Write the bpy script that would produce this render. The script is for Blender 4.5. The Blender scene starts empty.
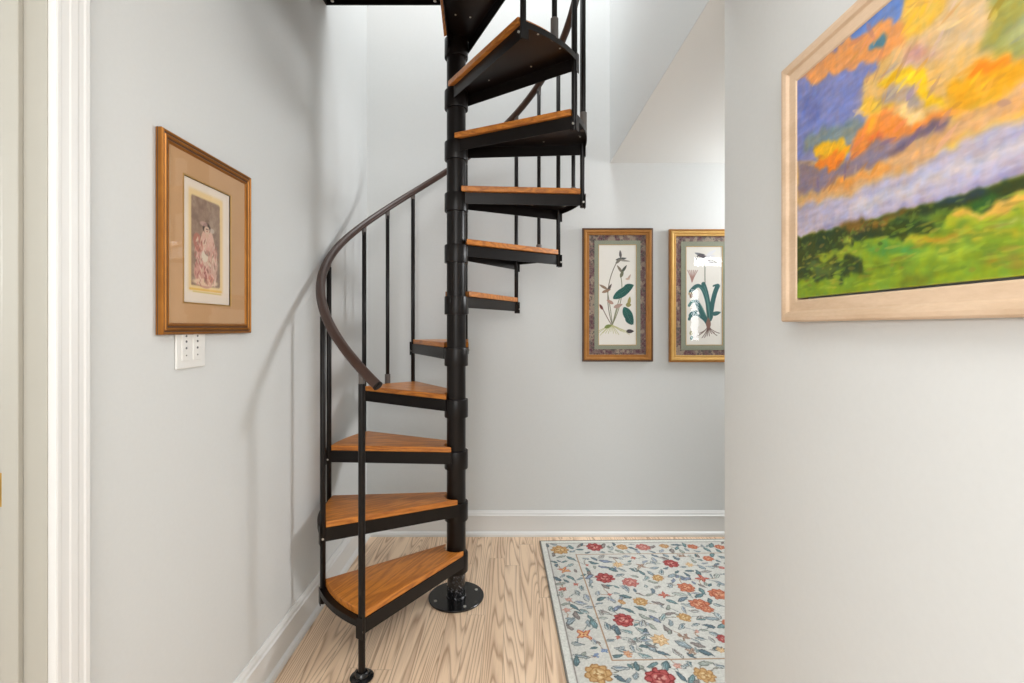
import bpy, bmesh, math, random
import numpy as np
from mathutils import Vector, Matrix
random.seed(11)
S = bpy.context.scene
COL = S.collection
PI = math.pi
R = math.radians

# ------------------------------------------------------------------ camera
cam_d = bpy.data.cameras.new('camera')
cam = bpy.data.objects.new('camera', cam_d); COL.objects.link(cam)
cam.location = (0, 0, 1.3); cam.rotation_euler = (R(90), 0, 0)
cam_d.sensor_width = 36; cam_d.lens = 480.3/1024*36
cam_d.shift_x = 2.8/1024; cam_d.shift_y = -14.2/1024
cam_d.clip_start = .02
S.camera = cam

# ------------------------------------------------------------------ world, lights, exposure
w = bpy.data.worlds.new('sky'); S.world = w; w.use_nodes = True
w.node_tree.nodes['Background'].inputs[0].default_value = (.93, .97, 1, 1)
w.node_tree.nodes['Background'].inputs[1].default_value = 1.0
def area(name, loc, aim, sx, sy, power, col=(1,1,1), spread=180):
    d = bpy.data.lights.new(name, 'AREA'); d.shape = 'RECTANGLE'; d.size = sx; d.size_y = sy
    d.energy = power; d.color = col; d.spread = R(spread)
    o = bpy.data.objects.new(name, d); COL.objects.link(o); o.location = loc
    o.rotation_euler = (Vector(aim)-Vector(loc)).to_track_quat('-Z', 'Z').to_euler()
    return o
area('skylight_daylight', (.15, 2.2, 4.8), (.15, 2.25, 0), .9, 1.2, 52, (.96,.985,1))
area('side_window_daylight', (2.2, 2.70, 1.98), (0, 2.2, 1.2), .5, .5, 25, (.96,.98,1))
area('sidelight_daylight', (2.27, .11, 1.45), (2.27, 3, 1.45), .09, .62, 2.2, (.93,.97,1))
area('transom_daylight', (2.43, .11, 2.10), (2.43, 3, 2.10), .34, .11, 2.0, (.93,.97,1))
area('hall_daylight', (-.1, -1.9, 1.7), (-.1, 3, 1.3), 1.3, 1.7, 34, (1,.985,.975))
area('hall_ceiling_lamp', (-.12, .25, 2.30), (-.12, .45, 0), .7, 1.3, 12.5, (1,.99,.98))
area('door_room_fill', (-2.3, 1.16, 1.5), (.6, .45, 1.3), .38, 1.6, 42, (.97,.985,1))  # added fill through the door opening, brightens the right wall; no known source
S.view_settings.view_transform = 'Standard'; S.view_settings.look = 'None'
S.view_settings.gamma = 1; S.view_settings.exposure = .28
S.view_settings.use_curve_mapping = False

# ------------------------------------------------------------------ materials
def srgb(c):
    return tuple(((v/255)/12.92 if v/255 <= .04045 else ((v/255+.055)/1.055)**2.4) for v in c)
def mat(name, rgb, rough=.5, metal=0, noise=None, bump=0, bscale=60, spec=.5, coat=0):
    m = bpy.data.materials.new(name); m.use_nodes = True
    nt = m.node_tree; b = nt.nodes['Principled BSDF']
    b.inputs['Roughness'].default_value = rough; b.inputs['Metallic'].default_value = metal
    b.inputs['Specular IOR Level'].default_value = spec
    b.inputs['Coat Weight'].default_value = coat
    b.inputs['Base Color'].default_value = (*srgb(rgb), 1)
    tc = nt.nodes.new('ShaderNodeTexCoord')
    n = nt.nodes.new('ShaderNodeTexNoise'); n.inputs['Scale'].default_value = bscale
    n.inputs['Detail'].default_value = 4
    nt.links.new(tc.outputs['Object'], n.inputs['Vector'])
    if noise:
        mx = nt.nodes.new('ShaderNodeMix'); mx.data_type = 'RGBA'
        mx.inputs[6].default_value = (*srgb(rgb), 1); mx.inputs[7].default_value = (*srgb(noise), 1)
        nt.links.new(n.outputs['Fac'], mx.inputs[0]); nt.links.new(mx.outputs[2], b.inputs['Base Color'])
    if bump:
        bp = nt.nodes.new('ShaderNodeBump'); bp.inputs['Strength'].default_value = bump
        bp.inputs['Distance'].default_value = .002
        nt.links.new(n.outputs['Fac'], bp.inputs['Height']); nt.links.new(bp.outputs[0], b.inputs['Normal'])
    return m
def grain(name, c1, c2, scale, rings, fib=.25, rough=.35, coat=0):
    """wood: rings are contour lines of a stretched noise in object space"""
    m = bpy.data.materials.new(name); m.use_nodes = True
    nt = m.node_tree; N = nt.nodes.new; Lk = nt.links.new; b = nt.nodes['Principled BSDF']
    b.inputs['Roughness'].default_value = rough; b.inputs['Coat Weight'].default_value = coat
    tc = N('ShaderNodeTexCoord'); mp = N('ShaderNodeMapping'); mp.inputs['Scale'].default_value = scale
    oi = N('ShaderNodeObjectInfo')
    ad = N('ShaderNodeVectorMath'); ad.operation = 'ADD'
    rv = N('ShaderNodeMath'); rv.operation = 'MULTIPLY'; rv.inputs[1].default_value = 37
    Lk(oi.outputs['Random'], rv.inputs[0]); Lk(rv.outputs[0], ad.inputs[1])
    Lk(tc.outputs['Object'], mp.inputs[0]); Lk(mp.outputs[0], ad.inputs[0])
    n = N('ShaderNodeTexNoise'); n.inputs['Scale'].default_value = 1; n.inputs['Detail'].default_value = 1.5
    Lk(ad.outputs[0], n.inputs['Vector'])
    mu = N('ShaderNodeMath'); mu.operation = 'MULTIPLY'; mu.inputs[1].default_value = rings
    Lk(n.outputs['Fac'], mu.inputs[0])
    sn = N('ShaderNodeMath'); sn.operation = 'SINE'; Lk(mu.outputs[0], sn.inputs[0])
    mp2 = N('ShaderNodeMapping'); mp2.inputs['Scale'].default_value = tuple(v*12 for v in scale)
    Lk(tc.outputs['Object'], mp2.inputs[0])
    n2 = N('ShaderNodeTexNoise'); n2.inputs['Scale'].default_value = 1; n2.inputs['Detail'].default_value = 4
    Lk(mp2.outputs[0], n2.inputs['Vector'])
    f = N('ShaderNodeMath'); f.operation = 'MULTIPLY_ADD'; f.inputs[1].default_value = .3; f.inputs[2].default_value = .5
    Lk(sn.outputs[0], f.inputs[0])
    f2 = N('ShaderNodeMath'); f2.operation = 'SUBTRACT'; f2.inputs[1].default_value = .5; Lk(n2.outputs['Fac'], f2.inputs[0])
    f3 = N('ShaderNodeMath'); f3.operation = 'MULTIPLY_ADD'; f3.inputs[1].default_value = fib*4
    Lk(f2.outputs[0], f3.inputs[0]); Lk(f.outputs[0], f3.inputs[2]); f3.use_clamp = True
    mx = N('ShaderNodeMix'); mx.data_type = 'RGBA'
    mx.inputs[6].default_value = (*srgb(c1), 1); mx.inputs[7].default_value = (*srgb(c2), 1)
    Lk(f3.outputs[0], mx.inputs[0]); Lk(mx.outputs[2], b.inputs['Base Color'])
    return m
def floor_material():
    m = bpy.data.materials.new('pine_floor'); m.use_nodes = True
    nt = m.node_tree; N = nt.nodes.new; Lk = nt.links.new; b = nt.nodes['Principled BSDF']
    def M(op, a, c=None, d=None):
        x = N('ShaderNodeMath'); x.operation = op
        for i, v in enumerate((a, c, d)):
            if v is None: continue
            if isinstance(v, (int, float)): x.inputs[i].default_value = v
            else: Lk(v, x.inputs[i])
        return x.outputs[0]
    tc = N('ShaderNodeTexCoord'); sp = N('ShaderNodeSeparateXYZ'); Lk(tc.outputs['Object'], sp.inputs[0])
    X, Y = sp.outputs[0], sp.outputs[1]
    W = .084
    xi = M('DIVIDE', M('ADD', X, .024), W); idx = M('FLOOR', xi); fx = M('FRACT', xi)
    wn = N('ShaderNodeTexWhiteNoise'); wn.noise_dimensions = '1D'; Lk(idx, wn.inputs['W'])
    yi = M('ADD', M('DIVIDE', Y, 1.5), M('MULTIPLY', wn.outputs['Value'], 7.3)); idy = M('FLOOR', yi); fy = M('FRACT', yi)
    wn2 = N('ShaderNodeTexWhiteNoise'); wn2.noise_dimensions = '2D'
    cb = N('ShaderNodeCombineXYZ'); Lk(idx, cb.inputs[0]); Lk(idy, cb.inputs[1]); Lk(cb.outputs[0], wn2.inputs['Vector'])
    r = wn2.outputs['Value']
    cv = N('ShaderNodeCombineXYZ')
    Lk(M('MULTIPLY', X, 8.5), cv.inputs[0]); Lk(M('MULTIPLY', Y, .50), cv.inputs[1]); Lk(M('MULTIPLY', r, 61.0), cv.inputs[2])
    n = N('ShaderNodeTexNoise'); n.inputs['Scale'].default_value = 1; n.inputs['Detail'].default_value = 1.0
    n.inputs['Roughness'].default_value = .35; n.inputs['Distortion'].default_value = .05
    Lk(cv.outputs[0], n.inputs['Vector'])
    rg = M('FRACT', M('MULTIPLY', n.outputs['Fac'], 25.0))
    # saw profile: slow darkening then a quick return, as in flat-sawn pine
    rp = N('ShaderNodeValToRGB'); e = rp.color_ramp.elements
    e[0].position = 0; e[0].color = (0,0,0,1); e[1].position = 1; e[1].color = (0,0,0,1)
    for p_, v_ in ((.35, .06), (.62, .38), (.80, 1), (.90, .55)):
        k = e.new(p_); k.color = (v_, v_, v_, 1)
    Lk(rg, rp.inputs[0])
    cv2 = N('ShaderNodeCombineXYZ'); Lk(M('MULTIPLY', X, 260), cv2.inputs[0]); Lk(M('MULTIPLY', Y, 9), cv2.inputs[1]); Lk(M('MULTIPLY', r, 33), cv2.inputs[2])
    n2 = N('ShaderNodeTexNoise'); n2.inputs['Scale'].default_value = 1; n2.inputs['Detail'].default_value = 3; Lk(cv2.outputs[0], n2.inputs['Vector'])
    fac = M('ADD', M('MULTIPLY', rp.outputs[0], .82), M('MULTIPLY', M('SUBTRACT', n2.outputs['Fac'], .45), .7)); 
    cv3 = N('ShaderNodeCombineXYZ'); Lk(M('MULTIPLY', X, 16), cv3.inputs[0]); Lk(M('MULTIPLY', Y, 1.6), cv3.inputs[1]); Lk(M('MULTIPLY', r, 17), cv3.inputs[2])
    n3 = N('ShaderNodeTexNoise'); n3.inputs['Scale'].default_value = 1; Lk(cv3.outputs[0], n3.inputs['Vector'])
    fac = M('ADD', fac, M('MULTIPLY', M('SUBTRACT', n3.outputs['Fac'], .5), 1.1))
    fac = M('MINIMUM', M('MAXIMUM', fac, 0), 1)
    mx = N('ShaderNodeMix'); mx.data_type = 'RGBA'
    mx.inputs[6].default_value = (*srgb(FLOOR_L), 1); mx.inputs[7].default_value = (*srgb(FLOOR_D), 1); Lk(fac, mx.inputs[0])
    tint = N('ShaderNodeMix'); tint.data_type = 'RGBA'; tint.blend_type = 'MULTIPLY'; tint.inputs[7].default_value = (.93,.90,.87,1)
    Lk(mx.outputs[2], tint.inputs[6]); Lk(r, tint.inputs[0])
    gap = M('MINIMUM', M('MINIMUM', fx, M('SUBTRACT', 1.0, fx)), M('MULTIPLY', M('MINIMUM', fy, M('SUBTRACT', 1.0, fy)), 18.0))
    gm = M('MULTIPLY', M('LESS_THAN', gap, .013), .45)
    mg = N('ShaderNodeMix'); mg.data_type = 'RGBA'; mg.inputs[7].default_value = (*srgb((120,95,72)), 1)
    Lk(tint.outputs[2], mg.inputs[6]); Lk(gm, mg.inputs[0]); Lk(mg.outputs[2], b.inputs['Base Color'])
    b.inputs['Roughness'].default_value = .48
    return m
FLOOR_L = (240,213,183); FLOOR_D = (176,142,114)
def vcol(name, rough=.7, bump=0, bscale=400):
    m = mat(name, (255,255,255), rough, bump=bump, bscale=bscale, spec=.3)
    a = m.node_tree.nodes.new('ShaderNodeAttribute'); a.attribute_name = 'paint'
    m.node_tree.links.new(a.outputs['Color'], m.node_tree.nodes['Principled BSDF'].inputs['Base Color'])
    return m
def glass():
    m = bpy.data.materials.new('picture_glass'); m.use_nodes = True
    nt = m.node_tree; nt.nodes.clear(); N = nt.nodes.new
    o = N('ShaderNodeOutputMaterial'); t = N('ShaderNodeBsdfTransparent'); g = N('ShaderNodeBsdfGlossy')
    g.inputs['Roughness'].default_value = .02; lw = N('ShaderNodeLayerWeight'); lw.inputs[0].default_value = .5
    pw = N('ShaderNodeMath'); pw.operation = 'POWER'; pw.inputs[1].default_value = 4; nt.links.new(lw.outputs['Facing'], pw.inputs[0])
    fr = N('ShaderNodeMath'); fr.operation = 'MULTIPLY_ADD'; fr.inputs[1].default_value = .6; fr.inputs[2].default_value = .03; nt.links.new(pw.outputs[0], fr.inputs[0])
    mx = N('ShaderNodeMixShader'); nt.links.new(fr.outputs[0], mx.inputs[0]); nt.links.new(t.outputs[0], mx.inputs[1])
    nt.links.new(g.outputs[0], mx.inputs[2]); nt.links.new(mx.outputs[0], o.inputs[0])
    return m
WALL = mat('grey_wall_paint', (212,214,213), .75, noise=(208,210,209), bump=.04, bscale=90)
CEIL = mat('ceiling_paint', (216,216,213), .8)
TRIM = mat('white_trim_paint', (220,220,218), .42, bump=.05, bscale=25)
JAMB = mat('door_jamb_paint', (176,173,163), .55)
FLOORM = floor_material()
METAL = mat('bronze_black_metal', (23,18,16), .33, .0, noise=(18,15,14), bscale=20, spec=.25)
BLACK = mat('gloss_black_metal', (16,16,17), .22, .0, spec=.6)
SPECK = bpy.data.materials.new('speckled_black_paint'); SPECK.use_nodes = True
def speck():
    nt = SPECK.node_tree; b = nt.nodes['Principled BSDF']; b.inputs['Roughness'].default_value = .2
    tc = nt.nodes.new('ShaderNodeTexCoord'); n = nt.nodes.new('ShaderNodeTexNoise'); n.inputs['Scale'].default_value = 70; n.inputs['Detail'].default_value = 5
    n.inputs['Distortion'].default_value = 1.5
    rp = nt.nodes.new('ShaderNodeValToRGB'); rp.color_ramp.elements[0].position = .56; rp.color_ramp.elements[0].color = (.006,.006,.007,1)
    rp.color_ramp.elements[1].position = .68; rp.color_ramp.elements[1].color = (.20,.20,.21,1)
    nt.links.new(tc.outputs['Object'], n.inputs[0]); nt.links.new(n.outputs[0], rp.inputs[0]); nt.links.new(rp.outputs[0], b.inputs['Base Color'])
speck()
OAK = grain('oiled_oak', (212,134,52), (160,92,34), (2.2, 17, 17), 42, .30, .38, .15)
RAIL = mat('brown_vinyl_rail', (68,45,35), .38, noise=(56,37,29), bscale=12)
GREYP = mat('grey_plastic_fitting', (98,92,88), .5)
SCREW = mat('zinc_screw', (190,188,182), .35, .6)
GOLD = mat('antique_gold_leaf', (184,130,66), .36, .35, noise=(150,98,44), bscale=30, bump=.1)
GOLDP = mat('dark_gold_leaf', (182,122,52), .3, .65, noise=(140,86,34), bscale=18)
GOLDB = mat('bright_gold_leaf', (220,180,108), .32, .3, noise=(196,150,80), bscale=30)
GOLDD = mat('dark_bronze_edge', (84,56,34), .45)
PALEW = grain('pale_limed_wood', (212,186,158), (196,168,138), (6, 20, 20), 12, .25, .5)
BRASS = mat('brass_plate', (190,150,70), .3, .8)
SLOT = mat('dark_slot', (48,36,30), .6)
WHITEP = mat('white_plastic', (226,225,221), .4)
DOTM = mat('grey_button_print', (96,96,98), .5)
GLASS = glass()
PAINT = vcol('printed_paper', .6); OIL = vcol('oil_paint', .45, bump=.10, bscale=160)
WOOL = vcol('woven_wool', .95, bump=.35, bscale=500)
MATB = mat('tan_linen_mat', (194,154,112), .8, noise=(184,144,102), bscale=12)
BIND = mat('grey_rug_binding', (122,119,111), .95)

# ------------------------------------------------------------------ mesh helpers
def obj(name, bm, m, parent=None, smooth=False, bevel=0):
    me = bpy.data.meshes.new(name); bmesh.ops.recalc_face_normals(bm, faces=bm.faces); bm.to_mesh(me); bm.free()
    o = bpy.data.objects.new(name, me); COL.objects.link(o)
    if m: me.materials.append(m)
    if parent: o.parent = parent
    if smooth:
        me.polygons.foreach_set('use_smooth', [True]*len(me.polygons))
        me.set_sharp_from_angle(angle=R(40))
    if bevel:
        b = o.modifiers.new('bevel', 'BEVEL'); b.width = bevel; b.segments = 2; b.limit_method = 'ANGLE'
    return o
def box(bm, x0, x1, y0, y1, z0, z1):
    v = [bm.verts.new(p) for p in ((x0,y0,z0),(x1,y0,z0),(x1,y1,z0),(x0,y1,z0),(x0,y0,z1),(x1,y0,z1),(x1,y1,z1),(x0,y1,z1))]
    for f in ((3,2,1,0),(4,5,6,7),(0,1,5,4),(1,2,6,5),(2,3,7,6),(3,0,4,7)): bm.faces.new([v[i] for i in f])
def prism(bm, pts, z0, z1):
    a = [bm.verts.new((x, y, z0)) for x, y in pts]; b = [bm.verts.new((x, y, z1)) for x, y in pts]
    n = len(pts)
    bm.faces.new(a[::-1]); bm.faces.new(b)
    for i in range(n): bm.faces.new([a[i], a[(i+1)%n], b[(i+1)%n], b[i]])
def lathe(bm, prof, cx=0, cy=0, n=40):
    rings = []
    for r, z in prof:
        rings.append([bm.verts.new((cx+r*math.cos(2*PI*i/n), cy+r*math.sin(2*PI*i/n), z)) for i in range(n)])
    for a, b in zip(rings, rings[1:]):
        for i in range(n): bm.faces.new([a[i], a[(i+1)%n], b[(i+1)%n], b[i]])
    bm.faces.new(rings[0][::-1]); bm.faces.new(rings[-1])
def sweep(bm, path, prof, closed=False):
    """path: list of (pos, right, up); prof: list of (a,b)"""
    rings = [[bm.verts.new(p + r*a + u*b) for a, b in prof] for p, r, u in path]
    n = len(prof); k = len(rings)
    for i in range(k if closed else k-1):
        A, B = rings[i], rings[(i+1) % k]
        for j in range(n): bm.faces.new([A[j], A[(j+1)%n], B[(j+1)%n], B[j]])
    if not closed: bm.faces.new(rings[0][::-1]); bm.faces.new(rings[-1])
def cyl_between(bm, p, q, r, n=12):
    p, q = Vector(p), Vector(q); d = (q-p).normalized(); a = d.orthogonal().normalized(); b = d.cross(a)
    sweep(bm, [(p, a, b), (q, a, b)], [(r*math.cos(2*PI*i/n), r*math.sin(2*PI*i/n)) for i in range(n)])
def struct(name, bm, m, parent=None, **k):
    o = obj(name, bm, m, parent, **k); o['kind'] = 'structure'; return o
def thing(name, label, cat, loc=(0,0,0), rz=0, group=None):
    o = bpy.data.objects.new(name, None); COL.objects.link(o); o.empty_display_size = .1
    o.location = loc; o.rotation_euler = (0,0,rz); o['label'] = label; o['category'] = cat
    if group: o['group'] = group
    return o

# ------------------------------------------------------------------ pattern painter (numpy)
rng = np.random.default_rng(5)
def vnoise(h, w, ch, cw, octs=4):
    out = np.zeros((h, w)); amp = 1; tot = 0
    for _ in range(octs):
        g = rng.random((int(ch)+3, int(cw)+3))
        y = np.linspace(0, ch, h); x = np.linspace(0, cw, w)
        yi = y.astype(int); xi = x.astype(int); fy = y-yi; fx = x-xi
        fy = (fy*fy*(3-2*fy))[:, None]; fx = (fx*fx*(3-2*fx))[None, :]
        a = g[yi][:, xi]; b = g[yi][:, xi+1]; c = g[yi+1][:, xi]; d = g[yi+1][:, xi+1]
        out += amp*((a*(1-fx)+b*fx)*(1-fy)+(c*(1-fx)+d*fx)*fy); tot += amp
        amp *= .5; ch *= 2; cw *= 2
    return out/tot
class Canvas:
    """w x h metres, origin lower left, v up"""
    def __init__(s, w, h, step, col):
        s.w, s.h, s.step = w, h, step; s.nx, s.ny = int(w/step)+1, int(h/step)+1
        s.U, s.V = np.meshgrid(np.linspace(0, w, s.nx), np.linspace(0, h, s.ny))
        s.c = np.ones((s.ny, s.nx, 3))*np.array(col, float)
    def mix(s, m, col, sl=None):
        m = m[..., None]
        if sl is None: s.c = s.c*(1-m)+np.array(col, float)*m
        else: s.c[sl] = s.c[sl]*(1-m)+np.array(col, float)*m
    def win(s, u0, u1, v0, v1):
        a = max(0, int(u0/s.step)-1); b = min(s.nx, int(u1/s.step)+3); c = max(0, int(v0/s.step)-1); d = min(s.ny, int(v1/s.step)+3)
        return (slice(c, max(c, d)), slice(a, max(a, b)))
    def ell(s, u, v, a, b, rot, col, al=1.0, soft=None):
        q = max(a, b)*1.3+s.step*2; sl = s.win(u-q, u+q, v-q, v+q); U, V = s.U[sl]-u, s.V[sl]-v
        if U.size == 0: return
        c, n = math.cos(rot), math.sin(rot); x = (U*c+V*n)/a; y = (-U*n+V*c)/b
        d = np.sqrt(x*x+y*y); w_ = (soft or s.step)/min(a, b)
        s.mix(np.clip((1-d)/w_+.5, 0, 1)*al, col, sl)
    def leaf(s, u, v, l, wd, rot, col, vein=None, al=1.0):
        q = l; sl = s.win(u-q, u+q, v-q, v+q); U, V = s.U[sl]-u, s.V[sl]-v
        if U.size == 0: return
        c, n = math.cos(rot), math.sin(rot); x = (U*c+V*n)/l*2; y = (-U*n+V*c)
        hw = wd/2*np.clip(1-x*x, 0, 1)**.8*(1-.25*x)
        m = np.clip((hw-abs(y))/s.step+.5, 0, 1)*(abs(x) < 1)
        s.mix(m*al, col, sl)
        if vein is not None:
            s.mix(m*np.clip(1-abs(y)/(s.step*.9), 0, 1)*.8, vein, sl)
    def line(s, pts, wd, col, al=1.0):
        for (a, b), (c, d) in zip(pts, pts[1:]):
            sl = s.win(min(a,c)-wd, max(a,c)+wd, min(b,d)-wd, max(b,d)+wd); U, V = s.U[sl], s.V[sl]
            if U.size == 0: continue
            dx, dy = c-a, d-b; L2 = dx*dx+dy*dy+1e-12
            t = np.clip(((U-a)*dx+(V-b)*dy)/L2, 0, 1); D = np.hypot(U-a-t*dx, V-b-t*dy)
            s.mix(np.clip((wd/2-D)/s.step+.6, 0, 1)*al, col, sl)
    def poly(s, pts, col, blur=0, warp=None, al=1.0):
        U, V = (s.U, s.V) if warp is None else (s.U+warp[0], s.V+warp[1])
        m = np.zeros(U.shape, bool); n = len(pts)
        for i in range(n):
            (a, b), (c, d) = pts[i], pts[(i+1) % n]
            if b == d: continue
            m ^= ((b > V) != (d > V)) & (U < (c-a)*(V-b)/(d-b)+a)
        m = m.astype(float)
        for _ in range(blur):
            m = (m+np.roll(m,1,0)+np.roll(m,-1,0)+np.roll(m,1,1)+np.roll(m,-1,1))/5
            m = (m+np.roll(m,2,0)+np.roll(m,-2,0)+np.roll(m,2,1)+np.roll(m,-2,1))/5
        s.mix(m*al, col)
    def mesh(s, name, m, parent, thick=.004, curve=None):
        """upright panel in local XZ, front face to -Y (curve None) or flat on the floor in XY (curve 'flat')"""
        nx, ny = s.nx, s.ny; N = nx*ny
        co = np.zeros((N, 3)); co[:, 0] = s.U.ravel()
        if curve == 'flat': co[:, 1] = s.V.ravel(); co[:, 2] = thick
        else: co[:, 2] = s.V.ravel(); co[:, 1] = -thick
        i = np.arange(nx-1)[None, :]+np.arange(ny-1)[:, None]*nx
        q = np.stack([i, i+1, i+1+nx, i+nx], -1).reshape(-1, 4)
        # perimeter skirt and back
        per = list(range(nx))+[nx-1+k*nx for k in range(1, ny)]+[(ny-1)*nx+nx-1-k for k in range(1, nx)]+[(ny-1-k)*nx for k in range(1, ny-1)]
        bc = co[per].copy()
        if curve == 'flat': bc[:, 2] = 0
        else: bc[:, 1] = 0
        P_ = len(per); allco = np.vstack([co, bc])
        side = [(per[k], N+k, N+(k+1) % P_, per[(k+1) % P_]) for k in range(P_)]
        loops = np.concatenate([q.ravel(), np.array(side).ravel(), np.arange(N+P_-1, N-1, -1)])
        tot = np.concatenate([np.full(len(q)+P_, 4), [P_]]); st = np.concatenate([[0], np.cumsum(tot)[:-1]])
        me = bpy.data.meshes.new(name); me.vertices.add(len(allco)); me.vertices.foreach_set('co', allco.ravel())
        me.loops.add(len(loops)); me.loops.foreach_set('vertex_index', loops.astype(np.int32))
        me.polygons.add(len(tot)); me.polygons.foreach_set('loop_start', st.astype(np.int32))
        me.update(calc_edges=True)
        at = me.color_attributes.new('paint', 'FLOAT_COLOR', 'POINT')
        c = np.clip(s.c.reshape(-1, 3)/255, 0, 1); c = np.where(c <= .04045, c/12.92, ((c+.055)/1.055)**2.4)
        full = np.ones((len(allco), 4)); full[:N, :3] = c; full[N:, :3] = c[per]
        at.data.foreach_set('color', full.ravel().astype(np.float32))
        me.materials.append(m); o = bpy.data.objects.new(name, me); COL.objects.link(o); o.parent = parent
        return o
RUG_FLOWERS = [(0.103, 0.119, 0.051, 'G'), (0.31, 0.088, 0.048, 'R'), (0.475, 0.092, 0.033, 'g'), (0.096, 0.352, 0.035, 'T'), (0.295, 0.435, 0.048, 'R'), (0.413, 0.48, 0.042, 'P'), (0.397, 0.299, 0.03, 's'), (0.229, 0.302, 0.014, 'r'), (0.135, 0.495, 0.017, 'r'), (0.063, 0.533, 0.024, 'r'), (0.082, 0.625, 0.021, 'p'), (0.327, 0.653, 0.018, 'g'), (0.284, 0.592, 0.013, 'r'), (0.598, 0.095, 0.042, 'P'), (0.725, 0.084, 0.029, 'g'), (0.891, 0.095, 0.029, 'O'), (1.049, 0.105, 0.032, 'O'), (0.502, 0.227, 0.019, 'r'), (0.516, 0.314, 0.027, 'b'), (0.691, 0.294, 0.042, 'R'), (0.785, 0.308, 0.024, 's'), (0.917, 0.243, 0.03, 'O'), (0.948, 0.348, 0.018, 'P'), (0.57, 0.441, 0.031, 'G'), (0.794, 0.451, 0.036, 'r'), (0.68, 0.537, 0.043, 'O'), (0.813, 0.599, 0.05, 'O'), (0.546, 0.598, 0.029, 'r'), (0.683, 0.679, 0.046, 'O'), (0.418, 0.651, 0.034, 'G'), (0.299, 0.792, 0.046, 'R'), (0.247, 0.911, 0.014, 'r'), (0.259, 1.009, 0.02, 'o'), (0.107, 0.887, 0.041, 'T'), (0.172, 0.991, 0.018, 'B'), (0.131, 1.016, 0.013, 'B'), (0.119, 1.117, 0.053, 'G'), (0.305, 1.127, 0.017, 'r'), (0.057, 0.713, 0.02, 'p'), (0.575, 0.779, 0.031, 'G'), (0.415, 0.929, 0.041, 's'), (0.524, 0.914, 0.028, 'b'), (0.589, 0.876, 0.013, 'p'), (0.677, 0.928, 0.025, 'R'), (0.515, 0.999, 0.022, 'b'), (0.34, 1.145, 0.053, 'R'), (0.513, 1.132, 0.039, 'G'), (0.429, 1.081, 0.019, 'p'), (0.702, 0.719, 0.03, 'O')]
RUG_LEAVES = [(0.172, 0.085), (0.176, 0.141), (0.061, 0.178), (0.153, 0.226), (0.051, 0.261), (0.136, 0.3), (0.05, 0.44), (0.122, 0.431), (0.221, 0.389), (0.218, 0.422), (0.378, 0.409), (0.279, 0.518), (0.228, 0.576), (0.132, 0.574), (0.134, 0.658), (0.279, 0.634), (0.234, 0.624), (0.051, 0.582), (0.377, 0.541), (0.336, 0.261), (0.383, 0.218), (0.233, 0.227), (0.365, 0.076), (0.288, 0.705), (0.061, 0.665), (0.353, 0.346), (0.359, 0.608), (0.467, 0.36), (0.035, 0.061), (0.222, 0.072), (0.792, 0.113), (0.952, 0.089), (1.007, 0.083), (0.668, 0.231), (0.741, 0.233), (0.594, 0.286), (0.833, 0.222), (1.005, 0.226), (0.53, 0.483), (0.492, 0.666), (0.714, 0.607), (0.622, 0.595), (0.622, 0.637), (0.504, 0.563), (0.88, 0.432), (0.688, 0.438), (0.648, 0.421), (0.865, 0.501), (0.765, 0.524), (0.799, 0.391), (0.841, 0.334), (0.567, 0.216), (0.894, 0.335), (0.464, 0.36), (0.502, 0.39), (0.583, 0.339), (0.608, 0.516), (0.629, 0.687), (0.531, 0.702), (0.771, 0.69), (0.741, 0.654), (0.71, 0.455), (0.649, 0.096), (0.847, 0.072), (0.065, 0.795), (0.139, 0.812), (0.152, 0.937), (0.071, 0.949), (0.074, 1.021), (0.208, 1.091), (0.198, 1.147), (0.27, 1.08), (0.217, 0.83), (0.253, 0.861), (0.307, 0.934), (0.343, 0.92), (0.342, 0.968), (0.374, 0.818), (0.268, 0.718), (0.229, 0.734), (0.235, 0.986), (0.289, 0.981), (0.131, 0.723), (0.162, 0.821), (0.358, 0.87), (0.049, 1.045), (0.44, 0.792), (0.383, 0.818), (0.517, 0.753), (0.644, 0.784), (0.691, 0.789), (0.729, 0.77), (0.655, 0.843), (0.537, 0.844), (0.469, 0.862), (0.348, 0.931), (0.363, 0.972), (0.399, 1.009), (0.588, 0.926), (0.66, 0.899), (0.62, 0.988), (0.569, 1.013), (0.543, 1.071), (0.468, 1.079), (0.421, 1.136), (0.591, 1.088), (0.273, 1.08), (0.38, 1.089), (0.338, 1.076), (0.453, 1.158), (0.721, 0.845), (0.3, 0.94), (0.362, 0.885), (0.639, 0.995), (0.498, 0.959), (0.507, 1.024)]
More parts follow.
